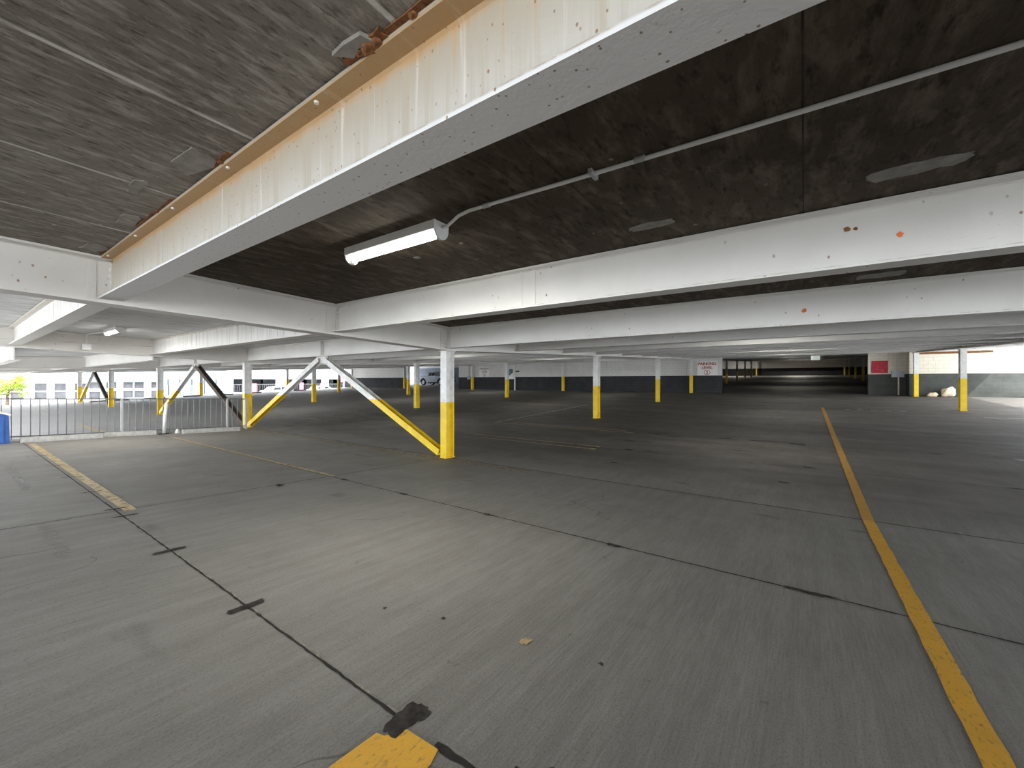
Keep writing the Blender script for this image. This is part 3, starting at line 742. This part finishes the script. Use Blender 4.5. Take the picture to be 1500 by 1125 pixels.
# rusty ledger on top of the right wall
c_ = MB(); c_.box(0, 2.7, -.05, 0, 0, .10)
o = c_.build('ledger_angle', M['rust'], loc=(5.15, 31.3, zw+2.30)); tag(o, 'rusty brown steel angle along the top of the cream wall', 'steel angle')
def rock(cx, cy, sx, sy, sz, seed, lab):
    b = bmesh.new(); bmesh.ops.create_icosphere(b, subdivisions=3, radius=1)
    for v in b.verts:
        n_ = noise.noise(v.co*1.3+Vector((seed, 0, 0)))
        v.co = Vector((v.co.x*sx, v.co.y*sy, v.co.z*sz))*(1+.4*n_)
        v.co.x += .25*sx*v.co.z/sz
    mn = min(v.co.z for v in b.verts)
    for v in b.verts: v.co.z = max(v.co.z-mn-.03, 0)
    me = bpy.data.meshes.new('stone'); b.to_mesh(me); b.free(); me.materials.append(M['rock'])
    o = bpy.data.objects.new('stone', me); C.objects.link(o); o.location = (cx, cy, zf(cx, cy)); tag(o, lab, 'stone')
rock(6.20, 30.95, .27, .20, .28, 3.1, 'larger cream stone leaning by the dark painted wall')
rock(5.60, 30.9, .20, .16, .14, 9.7, 'smaller cream stone left of the larger one by the wall')

# ------------------------------------------------------------------ fence, wheel stops, post
FX = -16.25
y0, y1, H = .55, 6.40, 1.06
e = empty('picket_fence', (FX, y0, 0)); tag(e, 'long grey metal picket fence along the edge of the near deck', 'fence')
def fz(y): return SN*(YK-y)
for name, z, r in (('top_rail', H, .018), ('bottom_rail', .10, .015)):
    c_ = MB(); c_.tube([(0, 0, fz(y0)+z), (0, y1-y0, fz(y1)+z)], r, 8); c_.build(name, M['fence'], e)
y = y0+.05; i = 0
while y < y1-.05:
    if i % 17 == 16 or i == 0: MB().box(-.025, .025, y-y0-.025, y-y0+.025, fz(y), fz(y)+H+.02).build('post', M['fence_post'], e)
    else: MB().box(-.010, .010, y-y0-.010, y-y0+.010, fz(y)+.03, fz(y)+H).build('picket', M['fence'], e)
    y += .158; i += 1
MB().box(-.03, .03, y1-y0-.03, y1-y0+.03, fz(y1), fz(y1)+H+.03).build('post', M['fence_post'], e)
def wheel_stop(x, ya, yb, m, lab, grp=None, rz=0, h=.13):
    L = yb-ya; b = MB()
    b.prism([(-.09, 0), (.09, 0), (.085, .05), (.055, h), (-.055, h), (-.085, .05)], 1, -L/2, L/2)
    o = b.build('wheel_stop', M[m], bevel=.008); yc = (ya+yb)/2
    o.location = (x, yc, zf(x, yc)+.001); s = SF if (x < XF or yc > YK) else -SN
    o.rotation_euler = (math.atan(s), 0, rz); tag(o, lab, 'wheel stop')
    if grp: o['group'] = grp
wheel_stop(-15.62, 1.16, 2.62, 'stop', 'concrete wheel stop at the head of the left yellow line', rz=.04)
wheel_stop(-15.85, 2.68, 3.80, 'stop', 'concrete wheel stop left of the white post by the fence', rz=-.02)
wheel_stop(-15.62, 4.38, 5.95, 'stop', 'concrete wheel stop right of the white post, ending near the column')
for i, (a, b) in enumerate([(7.0, 8.2), (8.4, 9.3), (10.3, 11.7), (13.0, 14.3), (15.7, 17.0), (18.4, 19.6), (22.9, 24.3)]):
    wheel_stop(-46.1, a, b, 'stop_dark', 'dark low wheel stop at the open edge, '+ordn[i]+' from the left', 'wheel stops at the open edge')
e = empty('guard_post', (-15.86, 4.0, zf(-15.8, 4.0))); tag(e, 'slightly leaning white round post between two wheel stops', 'post')
c_ = MB(); c_.tube([(0, 0, .02), (.0, .02, .5), (.03, .05, .93)], [.045, .045, .043], 14); c_.build('pipe', M['white_paint'], e, smooth=True)
c_ = MB(); c_.tube([(0, 0, 0), (0, 0, .02)], .13, 14); c_.build('base_plate', M['black'], e)
c_ = MB(); c_.tube([(0, 0, 0), (0, 0, .05), (0, 0, .13)], [.07, .055, .02], 7); o = c_.build('concrete_chunk', M['white_paint'], loc=(-15.95, 4.35, zf(-15.9, 4.35))); tag(o, 'small white chunk on the floor between post and wheel stop', 'chunk')
# blue bin
e = empty('waste_bin', (-15.85, .55, zf(-15.9, .55)-.01)); tag(e, 'blue ribbed metal bin with a pale rim at the left edge', 'bin')
b = MB(); b.prism([(-.75, .0), (.46, .0), (.44, .66), (.10, .80), (-.75, .86)], 0, -.32, .30); b.build('body', M['blue'], e, bevel=.01)
for k in range(5):
    y = -.55+.22*k
    MB().box(.30, .335, y-.03, y+.03, .03, .70 if y < .25 else .62).build('rib', M['blue'], e)
b = MB(); b.prism([(-.78, .86), (.10, .80), (.47, .66), (.47, .70), (.11, .85), (-.78, .91)], 0, -.34, .34); b.build('rim', M['white_paint'], e)

# ------------------------------------------------------------------ vehicles
def wheel(parent, x, y, r, w_):
    b = MB(); n = 28; rr = [(r*.62, -w_/2), (r*.95, -w_/2), (r, -w_*.3), (r, w_*.3), (r*.95, w_/2), (r*.62, w_/2)]
    v = [(math.cos(2*PI*i/n)*q, t, math.sin(2*PI*i/n)*q) for (q, t) in rr for i in range(n)]
    f = [(k*n+i, k*n+(i+1) % n, (k+1)*n+(i+1) % n, (k+1)*n+i) for k in range(5) for i in range(n)]
    b.add(v, f); t = b.build('wheel', M['black'], parent, loc=(x, y, r))
    b = MB(); b.tube([(0, -w_*.42, 0), (0, w_*.42, 0)], r*.63, 20)
    for k in range(6):
        a = 2*PI*k/6; b.box(-.03, .03, -w_*.48, w_*.48, .05, r*.58, Matrix.Rotation(a, 4, 'Y'))
    b.build('rim', M['rim'], t)
    MB().tube([(0, -w_*.50, 0), (0, w_*.50, 0)], r*.18, 12).build('hub_cap', M['black'], t)
def vehicle(name, loc, rz, lab, body, cab, win, m, wb, r=.38, W=1.86, clad=False):
    e = empty(name, loc, rz); tag(e, lab, 'truck' if 'truck' in name else 'car')
    b = MB(); b.prism(body, 1, -W/2, W/2); bo = b.build('body', M[m], e, bevel=.02)
    b = MB(); n = len(cab); v = [(x, s*(W/2-.06-.10*max(0, (z-1.1)/.6)), z) for s in (-1, 1) for x, z in cab]
    b.add(v, [tuple(range(n)), tuple(range(n, 2*n))[::-1]]+[(i, (i+1) % n, n+(i+1) % n, n+i) for i in range(n)]); b.build('cab', M[m], e)
    for wn in win:
        for s in (-1, 1):
            b = MB(); n = len(wn)
            v = [(x, s*(W/2-.06-.10*max(0, (z-1.1)/.6)+d), z) for d in (-.01, .012) for x, z in wn]
            b.add(v, [tuple(range(n)), tuple(range(n, 2*n))[::-1]]+[(i, (i+1) % n, n+(i+1) % n, n+i) for i in range(n)]); b.build('side_window', M['glass'], e)
    for x in wb:
        for s in (-1, 1): 
            wheel(e, x, s*(W/2-.13), r, .26)
            if clad:
                a0 = [PI*i/12 for i in range(13)]
                arch = [(x+math.cos(a)*(r+.14), r+math.sin(a)*(r+.14)) for a in a0]+[(x+math.cos(a)*(r+.03), r+math.sin(a)*(r+.03)) for a in a0[::-1]]
                b = MB(); b.prism(arch, 1, s*W/2-.02, s*W/2+.03); b.build('fender_flare', M['black'], e)
    return e
def arch(x, r, z, n=8, up=True):
    return [(x+math.cos(a)*r, z+math.sin(a)*r) for a in [PI-PI*i/n for i in range(n+1)]]
R = .40
body = [(-2.65, .60)]+arch(-1.60, .50, .42)+[(-.9, .38), (.9, .38)]+arch(1.60, .50, .42)+[(2.45, .50), (2.62, .62), (2.66, .95), (2.50, 1.13), (1.25, 1.20), (1.1, 1.22), (-.85, 1.22), (-.88, 1.18), (-2.62, 1.16), (-2.66, .95)]
cab = [(-.85, 1.15), (-.80, 1.60), (-.62, 1.74), (.28, 1.76), (.50, 1.70), (1.20, 1.18)]
win = [[(-.68, 1.24), (-.64, 1.58), (-.52, 1.66), (-.08, 1.68), (-.08, 1.24)], [(0, 1.24), (0, 1.68), (.28, 1.68), (.42, 1.62), (.98, 1.24)]]
tk = vehicle('pickup_truck', (-40.2, 38.9, zf(-40, 38.9)+.01), 0, 'silver pickup truck parked side-on beyond the gap in the wall', body, cab, win, 'truck', (-1.60, 1.60), R, clad=True)
b = MB(); b.box(2.55, 2.74, -.85, .85, .48, .66); b.box(-2.76, -2.62, -.85, .85, .48, .64); b.build('bumper', M['black'], tk)
for s in (-1, 1):
    MB().box(2.42, 2.62, s*.72-.16, s*.72+.16, .88, 1.04).build('headlamp', M['lamp_glass'], tk)
    MB().box(-.25, -.10, s*.93-.012, s*.93+.012, 1.02, 1.06).build('door_handle', M['black'], tk)
    MB().box(.70, .88, s*1.03-.09, s*1.03+.09, 1.18, 1.36).build('side_mirror', M['truck'], tk)
MB().box(-.9, .9, -.75, .75, .25, .42).build('chassis', M['black'], tk)
b = MB(); b.box(-2.55, -.92, -.78, .78, 1.165, 1.19); b.build('bed_cover', M['black'], tk)
cbody = [(-2.2, .45)]+arch(-1.35, .40, .34)+[(-.8, .30), (.8, .30)]+arch(1.38, .40, .34)+[(2.15, .42), (2.25, .7), (2.1, .88), (1.2, 1.0), (-1.6, 1.02), (-2.15, .95), (-2.25, .7)]
ccab = [(-1.7, .98), (-1.3, 1.38), (-.6, 1.50), (.2, 1.48), (1.15, .98)]
cwin = [[(-1.35, 1.04), (-1.1, 1.34), (-.4, 1.42), (-.35, 1.04)], [(-.25, 1.04), (-.25, 1.43), (.15, 1.40), (.85, 1.04)]]
cars = [(-56.5, 26.4, 'white car parked outside left of the middle pink post'), (-56.5, 32.3, 'white car parked outside between the pink posts'), (-57.0, 38.0, 'white car parked outside near the end of the block wall')]

# ------------------------------------------------------------------ outside, left
tag(MB().box(-75, XE-.05, -12, 70, -.62, -.5).build('ground', M['ground'], rot=(0, 0, 0)), kind='structure')
for (x, y, lab) in cars: vehicle('parked_car', (x, y, -.49), PI/2, lab, cbody, ccab, cwin, 'car_white', (-1.35, 1.38), .33, 1.8)
def windowed(name, lab, ya, yb, zt, m, wins, deep=False):
    e = empty(name, (-72, (ya+yb)/2, -.5)); tag(e, lab, 'building'); yc = (ya+yb)/2
    # wall built around the openings so they have real depth
    b = MB()
    if deep:                     # open decks: back wall, floor and roof slab only
        b.box(-12, -11.6, ya-yc, yb-yc, 0, zt+.5); b.box(-11.6, -.35, ya-yc, yb-yc, -.1, .3); b.box(-11.6, -.35, ya-yc, yb-yc, 2.7, 3.1)
    else: b.box(-6, -.35, ya-yc, yb-yc, 0, zt+.5)
    zs0 = min(w_[2] for w_ in wins)+.5 if wins else 0; zs1 = max(w_[3] for w_ in wins)+.5 if wins else 0
    if wins:
        b.box(-.35, 0, ya-yc, yb-yc, 0, zs0); b.box(-.35, 0, ya-yc, yb-yc, zs1, zt+.5)
        c = ya
        for (a, d, z0, z1) in sorted(wins): b.box(-.35, 0, c-yc, a-yc, zs0, zs1); c = d
        b.box(-.35, 0, c-yc, yb-yc, zs0, zs1)
    else: b.box(-.35, 0, ya-yc, yb-yc, 0, zt+.5)
    b.build('facade', M[m], e)
    return e, yc
w1 = [(a, a+.95, -.45, 1.45) for a in (4.7, 6.45, 8.0, 9.65)]
e, yc = windowed('office_building', 'sunlit white building with grey sash windows beyond the open edge', -12, 10.6, 9, 'stucco', w1)
for (a, d, z0, z1) in w1:
    f = MB().box(-.30, -.26, a-yc, d-yc, z0+.5, z1+.5).build('window', M['win'], e)
    MB().box(-.25, -.20, a-yc, d-yc, .95, 1.05).build('sash_bar', M['stucco'], f)
w2 = [(a, a+.95, -.55, 1.55) for a in (10.9, 12.4, 14.0, 15.1, 16.8)]
e, yc = windowed('clad_building', 'pale blue clad building with windows and tall ribbed panels', 10.6, 25.6, 9, 'blue_clad', w2)
for (a, d, z0, z1) in w2:
    f = MB().box(-.30, -.26, a-yc, d-yc, z0+.5, z1+.5).build('window', M['win'], e)
    MB().box(-.25, -.02, a-yc, d-yc, .92, 1.25).build('spandrel', M['stucco'], f)
for y in (18.6, 19.9, 21.3, 22.8, 24.3): MB().box(0, .06, y-.07-yc, y+.07-yc, .3, 2.45).build('dark_mullion', M['dark_open'], e)
for k in range(26): 
    y = 18.2+.28*k; MB().box(.10, .14, y-.02-yc, y+.02-yc, .15, 1.65).build('railing_bar', M['fence_post'], e)
w3 = [(26.6, 33.0, -.1, 2.05), (35.0, 41.0, -.1, 2.05), (42.2, 47.5, -.1, 2.05), (49, 55, -.1, 2.05)]
e, yc = windowed('parking_building', 'white open-sided parking building with dark openings and railings', 25.6, 62, 9, 'stucco', w3, True)
for (a, d, z0, z1) in w3:
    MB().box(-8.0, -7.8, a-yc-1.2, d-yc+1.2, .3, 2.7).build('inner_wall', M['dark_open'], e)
    rr = MB(); n = int((d-a)/.33)
    for k in range(n): rr.box(-.10, -.06, a+.2+k*.33-yc, a+.228+k*.33-yc, z0+.5, z0+1.75)
    rr.box(-.12, -.04, a-yc, d-yc, z0+1.7, z0+1.78)
    rr.build('railing', M['fence'], e)
for (x, y, z0, z1, lab) in [(-55, 16.9, -.5, 1.2, 'pink-red post outside beyond the pale blue building front'), (-55, 22.6, -.5, 1.4, 'pink-red post outside just right of the fence-end column'), (-55, 28.4, -.5, 1.5, 'pink-red post outside between the white parked cars'), (-55, 31.3, -.5, 1.4, 'pink-red post outside near the pale blue pillar')]:
    o = MB().box(-.12, .12, -.22, .22, 0, z1-z0); 
    o = o.build('street_post', M['pink'], loc=(x, y, z0), bevel=.02); tag(o, lab, 'post')
e = empty('street_sign', (-55, 34.6, -.5)); tag(e, 'red and white sign outside near the end of the block wall', 'sign')
MB().box(-.05, .05, -.05, .05, 0, 2.0).build('pole', M['fence_post'], e); MB().box(.05, .08, -.55, .55, 2.0, 3.1).build('board', M['pink'], e)
for z in (2.25, 2.75): MB().box(.08, .09, -.35, .3, z, z+.14).build('white_band', M['sign_white'], e)
# tree outside
def tree(loc, lab, h, r):
    e = empty('street_tree', loc); tag(e, lab, 'tree'); random.seed(11)
    b = MB(); b.tube([(0, 0, 0), (.05, .03, h*.4), (0, .1, h*.75)], [.12, .09, .05], 8)
    cl = []
    for k in range(16):
        a = k*2.4; q = r*random.uniform(.35, 1); z = h*random.uniform(.38, .98)
        c = Vector((math.cos(a)*q, math.sin(a)*q, z)); cl.append(c); b.tube([(.03, .03, h*.3+.03*k), tuple(c)], [.035, .012], 6)
    b.build('trunk', M['bark'], e)
    b = MB()
    for c in cl:
        for k in range(150):
            p = c+Vector((random.gauss(0, .24), random.gauss(0, .24), random.gauss(0, .17)))
            u = Vector((random.uniform(-1, 1), random.uniform(-1, 1), random.uniform(-1, 1))).normalized(); v_ = u.orthogonal().normalized(); s = random.uniform(.05, .11)
            b.add([p-u*s, p+v_*s*.5, p+u*s, p-v_*s*.5], [(0, 1, 2, 3)])
    b.build('crown', M['leaf'], e)
tree((-58, 3.6, -.5), 'leafy yellow-green tree at the far left outside the open edge', 2.6, 1.5)

# paint dots on near beams
def dot_at(bo, wx, wz_rel, r, m='orange'):
    dot(bo, wx-bo.location.x, wz_rel, r, 'paint_mark', m)
for wx, ww in ((-2.67, .012), (-2.50, .030)): MB().box(wx-ww/2-b2.location.x, wx+ww/2-b2.location.x, -.014, -.007, .03, .43).build('stiffener', M['beam'], b2)
dot_at(b2, .55, .205, .020); dot_at(b3, .0, .195, .030)
dot_at(b2, .26, .305, .020, 'rust'); dot_at(b2, .31, .30, .014, 'rust')
